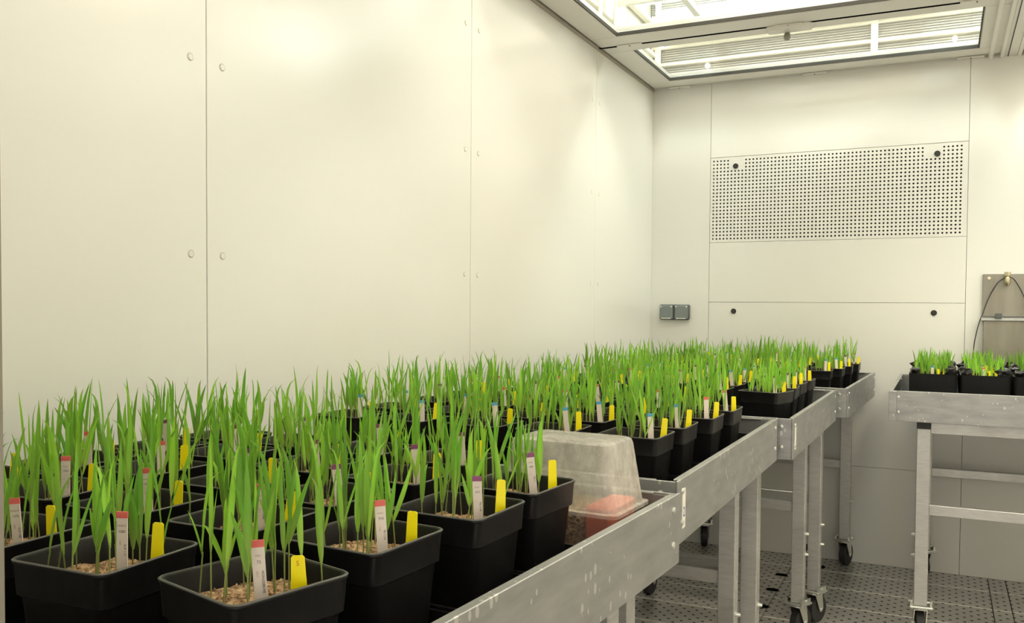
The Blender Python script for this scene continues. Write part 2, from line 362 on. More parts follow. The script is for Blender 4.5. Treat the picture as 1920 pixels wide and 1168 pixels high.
for (x, y) in ((-.461, 2.66), (-.461, 2.832), (-.461, 3.006), (-.36, 3.16)):
    m = MB(); m.loft([rsq(.019, .0002, .011, 3, .013), rsq(.019, .0014, .011, 3, .013)], True, True)
    m.build('floor_slot', M['slot'], fl, loc=(x, y, ZF+H0))

ce = struct('ceiling')
XF0, XF1, XB = -.992, .163, .198           # left bay outer x-range and the start of the right bay
bays = [(.19, 1.012), (1.020, 1.844), (1.852, 2.676), (2.684, 3.262)]
wbox(MB(), XF1, XB, YN, D, ZC-.006, ZC+.06).build('ceiling_beam', M['white'], ce)
for x in (.118, .150, .1985, .214):
    wbox(MB(), x, x+.012, YN, D, ZC-.010, ZC+.01, bev=.002).build('beam_rib', M['white'], ce)
wbox(MB(), .171, .1735, YN, D, ZC-.0075, ZC).build('beam_joint', M['gap'], ce)
wbox(MB(), -1.05, XR+.05, -.9, D+.07, 1.40, 1.43).build('lamp_room_roof', M['corr'], ce)
wbox(MB(), -1.0, XR, -.9, YN-.07, ZC, ZC+.03).build('lobby_ceiling', M['wall'], ce)
gapm = MB()
for (a, b) in zip(bays[:-1], bays[1:]): wbox(gapm, -1.0, XR, a[1]-.002, b[0]+.002, ZC-.0004, ZC+.002)
wbox(gapm, -1.0, XR, bays[-1][1]-.004, D, ZC+.010, ZC+.013); wbox(gapm, -1.0, XF0+.004, YN, D, ZC+.010, ZC+.013)
gapm.build('frame_gap', M['slot'], ce)

# lamp room back wall: ribbed louvre with horizontal and upright bars, seen through the glass
rb = MB(); z = ZC+.008
while z < 1.38: wbox(rb, -1.0, XR, D-.036, D-.030, z, z+.0062, bev=.0012); z += .0085
lv = rb.build('louvre', M['louvre'], ce); lv['kind'] = 'stuff'
wbox(MB(), -1.0, XR, D-.030, D-.026, ZC, 1.40).build('lamp_room_wall', M['corr'], ce)
for (za, zb_) in ((.8925, .9035), (.955, .990), (.842, .853), (1.06, 1.08), (1.17, 1.19)): wbox(MB(), -.995, XR, D-.052, D-.037, za, zb_, bev=.002).build('louvre_bar', M['bar'], ce)
for x in (-.968, -.223, .42, 1.05): wbox(MB(), x-.011, x+.011, D-.058, D-.053, ZC, 1.38, bev=.001).build('louvre_post', M['bar'], ce)
for za in (.926, 1.04): wbox(MB(), -.999, -.975, YN, D-.06, za, za+.016, bev=.002).build('side_rail', M['bar'], ce)
for y in (.6, 1.3, 1.95, 2.615, 2.755): wbox(MB(), -.974, -.968, y-.012, y+.012, ZC+.04, 1.38, bev=.001).build('side_post', M['bar'], ce)

# glazed light frames hung under the lamp room
names = {(0, 3): 'white framed glass light panel in the ceiling against the back wall',
         (0, 2): 'white framed glass light panel, second from the back wall, glaring white',
         (0, 1): 'glass ceiling light panel above the second trolley', (0, 0): 'glass ceiling light panel above the nearest trolley',
         (1, 3): 'glass ceiling light panel right of the beam at the back wall', (1, 2): 'glass ceiling light panel right of the beam, second from back wall',
         (1, 1): 'glass ceiling light panel right of the beam, third from back wall', (1, 0): 'glass ceiling light panel right of the beam, nearest the door'}
for side in (0, 1):
    for bi, (a, b) in enumerate(bays):
        xo0, xo1 = (XF0, XF1) if side == 0 else (XB, XB+(XF1-XF0))
        L, Wd = b-a, xo1-xo0; fx0, fx1 = .085, .076; fy0 = .059; fy1 = .0925 if bi == 3 else .090
        r = tag(empty('light_panel', V(xo0, a, ZC)), names[side, bi], 'ceiling light panel', 'glazed light panels in the ceiling')
        T = .03
        MB().box(0, Wd, 0, fy0, 0, T, bev=.003).build('frame_bar', M['white'], r); MB().box(0, Wd, L-fy1, L, 0, T, bev=.003).build('frame_bar', M['white'], r)
        MB().box(0, fx0, fy0, L-fy1, 0, T, bev=.003).build('frame_bar', M['white'], r); MB().box(Wd-fx1, Wd, fy0, L-fy1, 0, T, bev=.003).build('frame_bar', M['white'], r)
        gk = MB(); e = .0035
        for (p, q, s1, t1) in ((fx0, Wd-fx1, fy0, fy0+e), (fx0, Wd-fx1, L-fy1-e, L-fy1), (fx0, fx0+e, fy0, L-fy1), (Wd-fx1-e, Wd-fx1, fy0, L-fy1)): gk.box(p, q, s1, t1, .002, .012)
        gk.build('gasket', M['gap'], r)
        MB().box(fx0, Wd-fx1, fy0, L-fy1, .012, .0145).build('glass_pane', M['glass'], r)
        for k, xx in enumerate((.096, .575, 1.058)):
            MB().box(xx-.040, xx+.040, L-.010, L+.010, -.004, -.0002, bev=.0015).build('hinge_tab', M['white'], r)
            MB().box(xx-.0015, xx+.0015, L-.006, L+.006, -.0045, -.003).build('tab_notch', M['gap'], r)
        if bi == 2:
            lk = MB(); lk.loft([rsq(.062, -.012, .012, 3, .020), rsq(.066, -.004, .014, 3, .024), rsq(.066, -.0003, .014, 3, .024)], True, True)
            lo = lk.build('latch_cover', M['white'], r, smooth=True, loc=(.575, L+.022, 0))
            MB().tube([(-.01, .022, -.008), (-.01, .022, -.016), (-.01, .022, -.026), (-.01, .022, -.032)], [.005, .009, .010, .006], 14).build('latch_knob', M['steel'], lo, smooth=True)
        # lamps and reflector above the pane
        lt = tag(empty('grow_lamp', V(xo0, a, ZC+.06)), names[side, bi].split(' light panel')[0].replace('white framed glass', 'bank of lit grow lamps above the glass') if False else None)
        lt['label'] = ('bank of lit grow lamps above the ' + ['nearest', 'second nearest', 'second farthest', 'farthest'][bi] + ' ceiling glass ' + ['left', 'right'][side] + ' of beam')
        lt['category'] = 'lamp'; lt['group'] = 'grow lamps above the ceiling glass'
        co = MB(); nn = 34; y0, y1 = .02, L-.02
        rows = []
        for i in range(nn+1):
            yy = y0+(y1-y0)*i/nn; zz = .34+.05*math.sin(PI*i/nn)+(.006 if i % 2 else 0)
            rows.append([(.03, yy, zz), (Wd-.03, yy, zz)])
        vs = [p for r_2 in rows for p in r_2]; co.add(vs, [(2*i, 2*i+1, 2*i+3, 2*i+2) for i in range(nn)]); co.build('reflector', M['corr'], lt)
        for yy in (.24, .50, .74):
            if yy*L < L: MB().tube([(.05, yy*L, .17), (Wd-.05, yy*L, .17)], .011, 10).build('tube', M['tube'], lt, smooth=True)
        for xx in (.20, .80): MB().box(Wd*xx-.010, Wd*xx+.010, .03, L-.03, .10, .12).build('cross_bar', M['white'], lt)
        for yy in (.12, .88): MB().box(.03, Wd-.03, yy*L-.010, yy*L+.010, .09, .11).build('support_rail', M['white'], lt)
        for xx, yy in ((.16, .5), (.84, .5)):
            bm_ = MB(); bm_.tube([(Wd*xx, yy*L, .30), (Wd*xx, yy*L, .27), (Wd*xx, yy*L, .235), (Wd*xx, yy*L, .21)], [.012, .024, .026, .010], 14)
            bm_.build('bulb', M['bulb'], lt, smooth=True)

        if bi == 3:  # small glowing shapes imitate glare reflections in the glass, not lamps
            for xx, zz in ((-.775, .868), (.018, .865), (-.945, .962), (.016, .977)):
                x = xx-(XF0 if side == 0 else XF0)
                MB().tube([(x, 3.19-a, zz-ZC-.06-.008), (x, 3.19-a, zz-ZC-.06-.004), (x, 3.19-a, zz-ZC-.06+.004), (x, 3.19-a, zz-ZC-.06+.008)], [.003, .008, .008, .003], 10).build('glare_spot', M['glare_warm'], lt, smooth=True)

# ------------------------------------------------------------------ trolleys
LEG, INX, INY, TW = .033, .068, .014, .655
ZR, ZB = -.214, -.2955
def build_caster():
    pass
def trolley(name_label, cx, cyy, rz, L, number=None, casters=True, group='aluminium tray trolleys'):
    r = tag(empty('tray_trolley', V(cx, cyy, ZF), math.radians(rz)), name_label, 'trolley', group)
    hw, hl = TW/2, L/2; zb, zr = ZB-ZF, ZR-ZF; t = .0028; fl_ = .009
    def rail(pts_fn, nm='tray_rail'):
        m = MB(); pts_fn(m); return m.build(nm, M['rail'], r)
    for sx in (-1, 1):   # side rails with inward top flange and closed hem
        def f(m, sx=sx):
            xa, xb = sorted((sx*hw, sx*(hw-t))); m.box(xa, xb, -hl, hl, zb, zr, bev=.0007)
            xa, xb = sorted((sx*(hw-t*.5), sx*(hw-fl_))); m.box(xa, xb, -hl+.012, hl-.012, zr-.003, zr, bev=.0006)
        o = rail(f)
        for sy in (-1, 1):
            for zz in (zr-.016, zr-.056):
                m = MB(); x = sx*hw; y = sy*(hl-.022); m.tube([(x-sx*.001, y, zz), (x+sx*.0016, y, zz), (x+sx*.0024, y, zz)], [.0042, .0038, .0018], 10); m.build('rivet', M['zinc'], o, smooth=True)
                m = MB(); x = sx*(hw-t); m.tube([(x+sx*.001, y, zz), (x-sx*.003, y, zz)], [.0045, .003], 8); m.build('rivet', M['zinc'], o, smooth=True)
    for sy in (-1, 1):
        def f(m, sy=sy):
            ya, yb = sorted((sy*(hl-.0005), sy*(hl-t-.0005))); m.box(-hw+t, hw-t, ya, yb, zb, zr-.001, bev=.0007)
            ya, yb = sorted((sy*(hl-t*.5), sy*(hl-fl_))); m.box(-hw+.03, hw-.03, ya, yb, zr-.004, zr-.001, bev=.0006)
            for sx in (-1, 1):
                xa, xb = sorted((sx*(hw-t), sx*(hw-.034))); ya, yb = sorted((sy*(hl-t), sy*(hl-t*2)));
                m.box(xa, xb, ya, yb, zb, zr-.004)
        o = rail(f)
        for sx in (-1, 1):
            for zz in (zr-.017, zr-.057):
                m = MB(); y = sy*hl; x = sx*(hw-.022); m.tube([(x, y-sy*.001, zz), (x, y+sy*.0016, zz), (x, y+sy*.0024, zz)], [.0042, .0038, .0018], 10); m.build('rivet', M['zinc'], o, smooth=True)
    MB().box(-hw+t, hw-t, -hl+t, hl-t, zb+.008, zb+.012).build('tray_floor', M['alu'], r)
    MB().box(-hw+.012, hw-.012, -hl+.012, hl-.012, zb+.012, zb+.0155, bev=.001).build('tray_liner', M['black'], r)
    for sy in (-1, 1):
        ya, yb = sorted((sy*(hl-INY-.006), sy*(hl-INY-.026)))
        MB().box(-hw+INX+LEG, hw-INX-LEG, ya, yb, zb-.030, zb, bev=.001).build('apron_bar', M['alu'], r)
        zc = -.515-ZF
        MB().box(-hw+INX+LEG, hw-INX-LEG, ya, yb, zc-.027, zc, bev=.001).build('cross_bar', M['alu'], r)
    for sx in (-1, 1):
        xa, xb = sorted((sx*(hw-INX-.004), sx*(hw-INX-.026)))
        for sy in (-1, 1):
            x0, x1_ = sorted((sx*(hw-INX), sx*(hw-INX-LEG))); y0, y1 = sorted((sy*(hl-INY), sy*(hl-INY-LEG)))
            zt_ = zb; zpl = -.785-ZF
            o = MB().box(x0, x1_, y0, y1, zpl, zt_-.018, bev=.0015).build('leg', M['alu'], r)
            MB().box(x0-.0006, x1_+.0006, y0-.0006, y1+.0006, zt_-.018, zt_, bev=.001).build('end_cap', M['cap_black'], o)
            MB().box(x0-.0009, x1_+.0009, y0-.0009, y1+.0009, -.70-ZF, -.697-ZF).build('sleeve_edge', M['alu'], o)
            for zz in (-.655, -.60):
                m = MB(); xx = sx*(hw-INX); yy = (y0+y1)/2; m.tube([(xx, yy, zz-ZF), (xx+sx*.004, yy, zz-ZF), (xx+sx*.009, yy, zz-ZF)], [.005, .0045, .003], 8); m.build('bolt', M['zinc'], o, smooth=True)
            xm, ym = (x0+x1_)/2, (y0+y1)/2
            cst = empty('caster', (0, 0, 0)); cst.parent = r; cst.location = Vector((xm, ym, 0))*K; cst.rotation_euler = (0, 0, random.uniform(-.5, .5))
            z0 = zpl
            m = MB(); m.box(-.028, .028, -.026, .026, z0-.005, z0, bev=.001)
            m.box(-.026, -.0235, -.020, .020, z0, z0+.012); m.box(.0235, .026, -.020, .020, z0, z0+.012)
            m.build('mounting_plate', M['zinc'], cst)
            m = MB()
            for ux in (-.022, .022):
                for uy in (-.018, .018): m.tube([(ux, uy, z0-.008), (ux, uy, z0+.010)], .0028, 8)
            m.tube([(-.029, 0, z0+.007), (.029, 0, z0+.007)], .003, 8); m.build('plate_bolts', M['zinc'], cst)
            fk = MB(); fk.tube([(0, 0, z0-.005), (0, 0, z0-.011)], .020, 16)
            for sxx in (-1, 1):
                xx = sxx*.0145; pts = [(xx, -.016, z0-.011), (xx, .018, z0-.011), (xx, .024, .040), (xx, .016, .030), (xx, .008, .032)]
                pts2 = [(x+sxx*.002, y, z) for x, y, z in pts]
                fk.add(pts+pts2, [(0, 1, 2, 3, 4), (9, 8, 7, 6, 5)]+[(i, (i+1) % 5, 5+(i+1) % 5, 5+i) for i in range(5)])
            fk.box(-.0165, .0165, -.016, .018, z0-.0125, z0-.0105)
            fk.tube([(-.019, .014, .0385), (.019, .014, .0385)], .0035, 8)
            fk.build('fork', M['zinc'], cst)
            wh = MB(); wr_ = .0378
            wh.tube([(-.011, .014, wr_), (-.009, .014, wr_), (.009, .014, wr_), (.011, .014, wr_)], [wr_-.005, wr_, wr_, wr_-.005], 24); wh.build('wheel', M['rubber'], cst, smooth=True)
    if number is not None:
        lb = MB().box(hw, hw+.0008, -hl+.020, -hl+.034, zb+.018, zb+.068).build('number_label', M['paper'], r)
        if number:
            text(number, .018, M['ink_blue'], lb, (hw+.0011, -hl+.027, zb+.038), (PI/2, 0, PI/2), 'label_number')
    return r
def edge_center(xe, ye, rz, side=1):
    a = math.radians(rz); return xe-side*TW/2*math.cos(a), ye-side*TW/2*math.sin(a)
trs = {}
x_, y_ = edge_center(-.2903, .653, -3.4); trs[1] = trolley('aluminium tray trolley nearest the camera, splashed rail running to the lower edge', x_, y_, -3.4, .705)
x_, y_ = edge_center(-.2875, 1.4235, -.4); trs[2] = trolley('aluminium tray trolley with a white label numbered 2, second from camera', x_, y_, -.4, .705, '2')
x_, y_ = edge_center(-.2535, 2.141, -.7); trs[3] = trolley('aluminium tray trolley with narrow blank label, third along the left wall', x_, y_, -.7, .698, '')
x_, y_ = edge_center(-.214, 2.901, -2.0); trs[4] = trolley('aluminium tray trolley in the far row, touching the back wall under the grille', x_, y_, -2.0, .688)
trs[5] = trolley('separate aluminium tray trolley standing alone at the right edge', -.1226+TW/2, 2.895, 0, .675)
# folded corner bracket of the lone trolley
MB().box(-TW/2-.001, -TW/2+.018, -.675/2-.012, -.675/2-.001, ZB-ZF+.001, ZR-ZF-.001, bev=.0007).build('corner_bracket', M['rail'], trs[5])

# ------------------------------------------------------------------ pot parts
def pot_mesh():
    m = MB(); R_ = lambda h, z, rr=.0085: rsq(h, z, rr, 4)
    m.loft([R_(.0345, .0), R_(.0352, .002), R_(.0408, .0735), R_(.0412, .0742), R_(.0432, .0755), R_(.0444, .0965), R_(.0450, .0975), R_(.0450, .0990)], True)
    m.loft([R_(.0434, .0990), R_(.0426, .0975), R_(.0416, .076), R_(.0400, .070)], False)
    return m.mesh('pot_body', M['black'], smooth=True)
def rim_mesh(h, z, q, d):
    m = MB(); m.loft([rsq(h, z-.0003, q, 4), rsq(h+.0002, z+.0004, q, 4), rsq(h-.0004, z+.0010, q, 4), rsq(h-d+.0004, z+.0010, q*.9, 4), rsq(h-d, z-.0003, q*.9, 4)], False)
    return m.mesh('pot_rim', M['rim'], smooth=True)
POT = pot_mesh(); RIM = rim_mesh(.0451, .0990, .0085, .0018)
SOILZ = .081
def soil_mesh(seed, h=.0415, near=True):
    rnd = random.Random(seed); m = MB(); n = 16
    ph = [(rnd.uniform(60, 200), rnd.uniform(60, 200), rnd.uniform(0, 6)) for _ in range(5)]
    hz = lambda x, y: SOILZ + .0016*sum(math.sin(a*x+b*y+c) for a, b, c in ph)*.5 + .003*(1-(x*x+y*y)/(h*h))
    vs = []; 
    for j in range(n+1):
        for i in range(n+1):
            x = -h+2*h*i/n; y = -h+2*h*j/n
            cc = h-.010; dx_, dy_ = abs(x)-cc, abs(y)-cc
            if dx_ > 0 and dy_ > 0:
                r_q = math.hypot(dx_, dy_)
                if r_q > .0095: x, y = math.copysign(cc+dx_*.0095/r_q, x), math.copysign(cc+dy_*.0095/r_q, y)
            vs.append((x, y, hz(x, y)+rnd.uniform(-.0006, .0006)))
    m.add(vs, [(j*(n+1)+i, j*(n+1)+i+1, (j+1)*(n+1)+i+1, (j+1)*(n+1)+i) for j in range(n) for i in range(n)])
    if near:
        for _ in range(330):
            x, y = rnd.uniform(-h, h)*.94, rnd.uniform(-h, h)*.94
            if abs(x)+abs(y) > h*1.62: continue
            z = hz(x, y)+.0004; s = rnd.uniform(.0009, .0021); a = rnd.uniform(0, PI)
            ca, sa = math.cos(a)*s, math.sin(a)*s; e = rnd.uniform(.5, .9)
            m.add([(x+ca*1.3, y+sa*1.3, z), (x-sa*e, y+ca*e, z), (x-ca*1.3, y-sa*1.3, z), (x+sa*e, y-ca*e, z), (x, y, z+s*.8), (x, y, z-s*.5)],
                  [(0, 1, 4), (1, 2, 4), (2, 3, 4), (3, 0, 4), (1, 0, 5), (2, 1, 5), (3, 2, 5), (0, 3, 5)])
    return m.mesh('soil', M['soil'])
SOILS = [soil_mesh(i) for i in range(4)]; SOILF = [soil_mesh(9, near=False)]

def mixc(a, b, t): return tuple(x+(y-x)*t for x, y in zip(a, b))
def blade(m, base, az, tilt0, tilt1, length, wmax, rnd, tone, start=0.0, curl=0, n=9):
    """a grass leaf: centre line bending from tilt0 to tilt1, folded ribbon that twists"""
    p = Vector(base); tw = rnd.uniform(0, PI); dtw = rnd.uniform(-1.6, 1.6)
    vs = []; cols = []; step = length/n
    azd = Vector((math.cos(az), math.sin(az), 0))
    side0 = Vector((-math.sin(az), math.cos(az), 0))
    for i in range(n+1):
        t = i/n; tl = tilt0+(tilt1-tilt0)*t**1.6+curl*max(0, t-.72)*3
        d = azd*math.sin(tl)+Vector((0, 0, math.cos(tl)))
        nrm = d.cross(side0)
        a = tw+dtw*t; s = side0*math.cos(a)+nrm*math.sin(a); fold = nrm*math.cos(a)-side0*math.sin(a)
        w = wmax*(.30+.70*math.sin(PI*min(1, (t*.95+.06))**.8))*(1-max(0, t-.84)**1.3*9.6) if t < 1 else .00008
        w = max(w, .00008)
        if t < .05: w = wmax*.35
        q = w*.28
        vs += [p-s*w*.5+fold*q, p, p+s*w*.5+fold*q]
        c = mixc(tone[0], tone[1], min(1, (start+t*(1-start))*1.6)); c = mixc(c, tone[2], max(0, t-.86)*6)
        cols += [c, mixc(c, (c[0]*1.25, c[1]*1.15, c[2]), .5), c]
        p = p+d*step
    m.add(vs, [(3*i+k, 3*i+k+1, 3*i+k+4, 3*i+k+3) for i in range(n) for k in (0, 1)], cols)
def seedling(m, rnd, x=0, y=0, z=0, fat=1.0, hs=1.0, bias=None):
    h = rnd.triangular(.066, .122, .098)*hs
    g = rnd.random()
    body = mixc((.14, .38, .04), (.31, .60, .055), g); tone = ((.36, .46, .12), body, mixc(body, (.20, .13, .06), .9 if rnd.random() < .3 else .1))
    az = rnd.uniform(0, 2*PI) if bias is None else bias+rnd.gauss(0, 1.2); t0 = abs(rnd.gauss(0, .085)); n = 5
    sh = h*rnd.uniform(.22, .38)
    d = Vector((math.cos(az)*math.sin(t0), math.sin(az)*math.sin(t0), math.cos(t0)))
    b = Vector((x, y, z-.003)); top = b+d*sh
    off = len(m.v); rs = .00065*fat
    for i in range(3):
        p = b+d*sh*i/2
        c = mixc((.42, .44, .20), tone[0], i/2)
        m.add([p+Vector((rs*math.cos(k*2.094), rs*math.sin(k*2.094), 0)) for k in range(3)], [], [c]*3)
    m.f += [(off+3*i+k, off+3*i+(k+1) % 3, off+3*i+3+(k+1) % 3, off+3*i+3+k) for i in range(2) for k in range(3)]
    w = rnd.uniform(.0034, .0056)*fat
    blade(m, top-d*.002, az, t0, t0+rnd.uniform(-.05, .32), (h-sh), w, rnd, tone, .25, rnd.choice([0, 0, 0, .5, 1.2]))
    k = rnd.random()
    if k < .82:
        az2 = az+rnd.choice([-1, 1])*rnd.uniform(1.2, 3.1)
        blade(m, top-d*.004, az2, rnd.uniform(.08, .38), rnd.uniform(.12, .65), (h-sh)*rnd.uniform(.5, .98), w*rnd.uniform(.7, 1), rnd, tone, .25, rnd.choice([0, 0, .8, 2.0]) if rnd.random() < .4 else 0)
VAR = []
for i in range(56):
    rnd = random.Random(100+i); m = MB(); seedling(m, rnd); VAR.append(m.mesh('seedling', M['leaf'], smooth='all', tone=True))
def cluster(seed, fat=1.05, n=17, hs=1.0, h=.033):
    rnd = random.Random(seed); m = MB()
    for _ in range(n): seedling(m, rnd, rnd.uniform(-h, h), rnd.uniform(-h, h), SOILZ, fat, hs)
    return m.mesh('seedlings', M['leaf'], smooth='all', tone=True)
CL = [cluster(500+i) for i in range(9)]
CLB = [cluster(700+i, hs=.76, n=26, h=.045) for i in range(5)]

def tag_mesh(w0, w1, h, name, m, r=.001):
    mb = MB(); t = .0004
    pts = [(-w0/2, 0), (w0/2, 0), (w1/2, h-r), (w1/2-r, h), (-w1/2+r, h), (-w1/2, h-r)]
    n = len(pts)
    mb.add([(x, -t, z) for x, z in pts]+[(x, t, z) for x, z in pts], [tuple(range(n)), tuple(reversed(range(n, 2*n)))]+[(i, i+n, (i+1) % n+n, (i+1) % n) for i in range(n)])
    return mb.mesh(name, m)
TAGH = .052
TW_ = tag_mesh(.0078, .0080, TAGH, 'variety_tag', M['tag_white'], .0003)
TY = tag_mesh(.0100, .0078, .047, 'yellow_tag', M['tag_yellow'], .0012)
TYW = tag_mesh(.0116, .0086, .038, 'yellow_tag', M['tag_yellow'], .0012)
TIP = {}
for c in ('red', 'purple', 'blue', 'brown'):
    mb = MB(); mb.box(-.00415, .00415, -.0006, .0006, TAGH-.0042, TAGH+.0002); TIP[c] = mb.mesh('tag_tip', M['tip_'+c])
ORD = ['first', 'second', 'third', 'fourth', 'fifth', 'sixth']
def make_pot(x, y, rz, label, group, tip=None, near=True, yellow=True, zrim=-.175, txt=None, nseed=20, seed=None, yh=0, low=0, ytext=None, frac=None):
    rnd = random.Random(seed if seed is not None else int((x*991+y*577)*1000))
    r = tag(empty('seedling_pot', V(x, y, zrim-.1), math.radians(rz)), label, 'pot plant', group)
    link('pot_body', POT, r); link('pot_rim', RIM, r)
    s = link('soil', rnd.choice(SOILS if near else SOILF), r, rz=rnd.choice([0, PI/2, PI, -PI/2])); s['kind'] = 'stuff'
    if near:
        k = int(math.ceil(math.sqrt(nseed))); cells = [(i, j) for i in range(k) for j in range(k)]; rnd.shuffle(cells)
        for (i, j) in cells[:nseed]:
            px_ = (-.034+.068*(i+.5+rnd.uniform(-.45, .45))/k); py_ = (-.034+.068*(j+.5+rnd.uniform(-.45, .45))/k)
            if px_ > .018 and -.024 < py_ < .020: px_ -= .018
            o = link('seedling', rnd.choice(VAR), r, (px_, py_, SOILZ+.002), rnd.uniform(0, 2*PI)); sc = rnd.uniform(.86, 1.08); o.scale = (1, 1, sc)
    else:
        o = link('seedlings', rnd.choice(CL), r, None, rnd.choice([0, PI/2, PI, -PI/2])); o['kind'] = 'stuff'; o.scale = (1, 1, rnd.uniform(.88, 1.04))
    face = math.radians(28-rz)     # the tags were all pushed in turned the same way
    if tip:
        t = link('variety_tag', TW_, r, (.027, -.012, .131-TAGH+rnd.uniform(-.003, .003)), face+rnd.uniform(-.25, .25)); t.rotation_euler[1] = rnd.uniform(-.06, .06)+(-.05)
        link('tag_tip', TIP[tip], t)
        if txt:
            text(txt[0], .0026, M['ink'], t, (.0002, -.0006, TAGH-.0135), (PI/2, 0, 0))
            text(txt[1], .0019, M['ink_faint'], t, (-.0002, -.0006, TAGH-.0095), (PI/2, 0, 0))
            text(txt[2], .0023, M['ink'], t, (.0022, -.0006, TAGH-.026), (PI/2, PI/2, 0))
            if len(txt) > 3: text(txt[3], .0019, M['ink_faint'], t, (-.0012, -.0006, TAGH-.021), (PI/2, PI/2, 0))
    if yellow:
        me = TYW if yh < 0 else TY
        t = link('yellow_tag', me, r, (.035, .010, (.122)-.047+yh+(.009 if yh < 0 else 0)+rnd.uniform(-.003, .002)), face+rnd.uniform(-.3, .3)); t.rotation_euler[1] = rnd.uniform(-.05, .12)
        if ytext: text(ytext, .0045, M['ink_red'], t, (.0, -.0006, .033), (PI/2, 0, 0))
    return r

TRN = {1: 'nearest trolley', 2: 'second trolley', 3: 'third trolley', 4: 'far trolley'}
def plabel(tr, row, col, tip):
    a = {'red': 'red-tipped', 'purple': 'purple-tipped', 'blue': 'blue-tipped', 'brown': 'brown-tipped', None: 'plain'}[tip]
    return f'pot of seedlings, {a} tag, {TRN[tr]}, {ORD[row]} row back, {ORD[col]} from aisle rail'
GR = {1: 'seedling pots on the nearest trolley', 2: 'seedling pots on the second trolley', 3: 'seedling pots on the third trolley', 4: 'seedling pots on the far trolley'}
# nearest trolley: (row, col): centre x, y, turn, tip colour
T1 = [
 (0, 0, -.399, .442, -14, 'red'), (0, 1, -.5305, .4385, 2, 'red'), (0, 2, -.650, .447, 3, 'red'),
 (1, 0, -.397, .563, -4, 'red'), (1, 1, -.520, .566, 0, 'red'), (1, 2, -.643, .566, -2, 'red'), (1, 3, -.760, .570, 3, 'red'), (1, 4, -.880, .575, -1, 'red'),
 (2, 0, -.3815, .6835, -2, 'purple'), (2, 1, -.516, .672, -5, 'purple'), (2, 2, -.635, .682, 1, 'purple'), (2, 3, -.768, .694, -2, 'red'), (2, 4, -.880, .692, 2, 'red'),
 (3, 0, -.380, .799, -5, 'purple'), (3, 1, -.505, .783, -1, 'purple'), (3, 2, -.635, .788, -3, 'purple'), (3, 3, -.772, .808, 2, 'brown'), (3, 4, -.877, .802, 0, 'purple'),
 (4, 1, -.515, .898, -3, 'purple'), (4, 2, -.637, .908, 1, 'purple'), (4, 3, -.760, .915, -2, 'purple'), (4, 4, -.872, .912, 0, 'brown')]
TXT = {(0, 0): ('72', 'WH', 'HOH-0288-ME', '2017'), (0, 1): ('1587', 'WHEAT', 'SUP 113', '1287'), (0, 2): ('1373', 'WHEAT', 'SUP 108', '1287'),
       (1, 0): ('715', 'WHT', '9E-1135', '1142'), (1, 1): ('72', 'WHT', '0288', '2017'), (1, 2): ('1568', 'WHT', 'SWE 1133', '12'), (1, 3): ('1542', 'WHT', 'SWE 11', '12'), (2, 0): ('612', 'WHT', 'ME-1138', '11'), (3, 0): ('604', 'WHT', 'ME-11', '11'), (2, 1): ('618', 'WHT', 'ME-09', '11')}
for (ro_, co_, x, y, rz, tip) in T1:
    make_pot(x, y, rz, plabel(1, ro_, co_, tip), GR[1], tip, True, txt=TXT.get((ro_, co_)), seed=ro_*10+co_, yh=-.003 if (ro_, co_) == (0, 0) else 0, ytext='5' if (ro_, co_) == (0, 0) else None, nseed=17)
yrow = [1.190, 1.315, 1.440, 1.562, 1.690]; c1 = [-.384, -.379, -.368, -.362, -.36]
for ro_ in range(5):
    for co_ in range(5):
        if ro_ == 4 and co_ == 0: continue
        x = c1[ro_]-.1215*co_ if co_ < 4 else -.862
        tip = 'blue' if ro_ < 2 else ('red' if (ro_+co_) % 3 else 'purple')
        if ro_ == 1 and co_ in (2,): tip = 'red'
        if ro_ == 0 and co_ == 0: tip = 'blue'
        if co_ == 0 and ro_ in (2, 3): tip = 'red'
        if co_ == 0 and ro_ == 1: tip = 'blue'
        rr = random.Random(ro_*7+co_)
        make_pot(x+rr.uniform(-.005, .005)*(co_ > 0), yrow[ro_]+rr.uniform(-.006, .006), rr.uniform(-4, 3), plabel(2, ro_, co_, tip), GR[2], tip, True, seed=200+ro_*10+co_, nseed=17)
for ro_ in range(5):
    for co_ in range(5):
        rr = random.Random(300+ro_*7+co_)
        x = -.338+.003*ro_-.121*co_; y = 1.950+.118*ro_
        if ro_ == 0 and co_ == 0: rz = -16
        else: rz = rr.uniform(-5, 5)
        if ro_ == 4 and co_ == 0: continue
        tip = rr.choice(['purple', 'red', 'purple', 'blue', 'brown']) if (ro_, co_) != (0, 0) else None
        make_pot(x+rr.uniform(-.004, .004), min(y, 2.437)+rr.uniform(-.003, .003), rz, plabel(3, ro_, co_, tip), GR[3], tip or 'brown', False, seed=300+ro_*10+co_)
yr4 = [2.690, 2.812, 2.938, 3.085]; c4 = [-.326, -.306, -.292, -.283]
for ro_ in range(4):
    for co_ in range(5):
        rr = random.Random(400+ro_*7+co_)
        tip = rr.choice(['blue', 'brown', 'red', 'purple']); tip = 'blue' if (ro_, co_) == (0, 0) else tip
        make_pot(c4[ro_]-.121*co_, yr4[ro_]+rr.uniform(-.004, .004), rr.uniform(-4, 4), plabel(4, ro_, co_, tip), GR[4], tip, False, seed=400+ro_*10+co_)

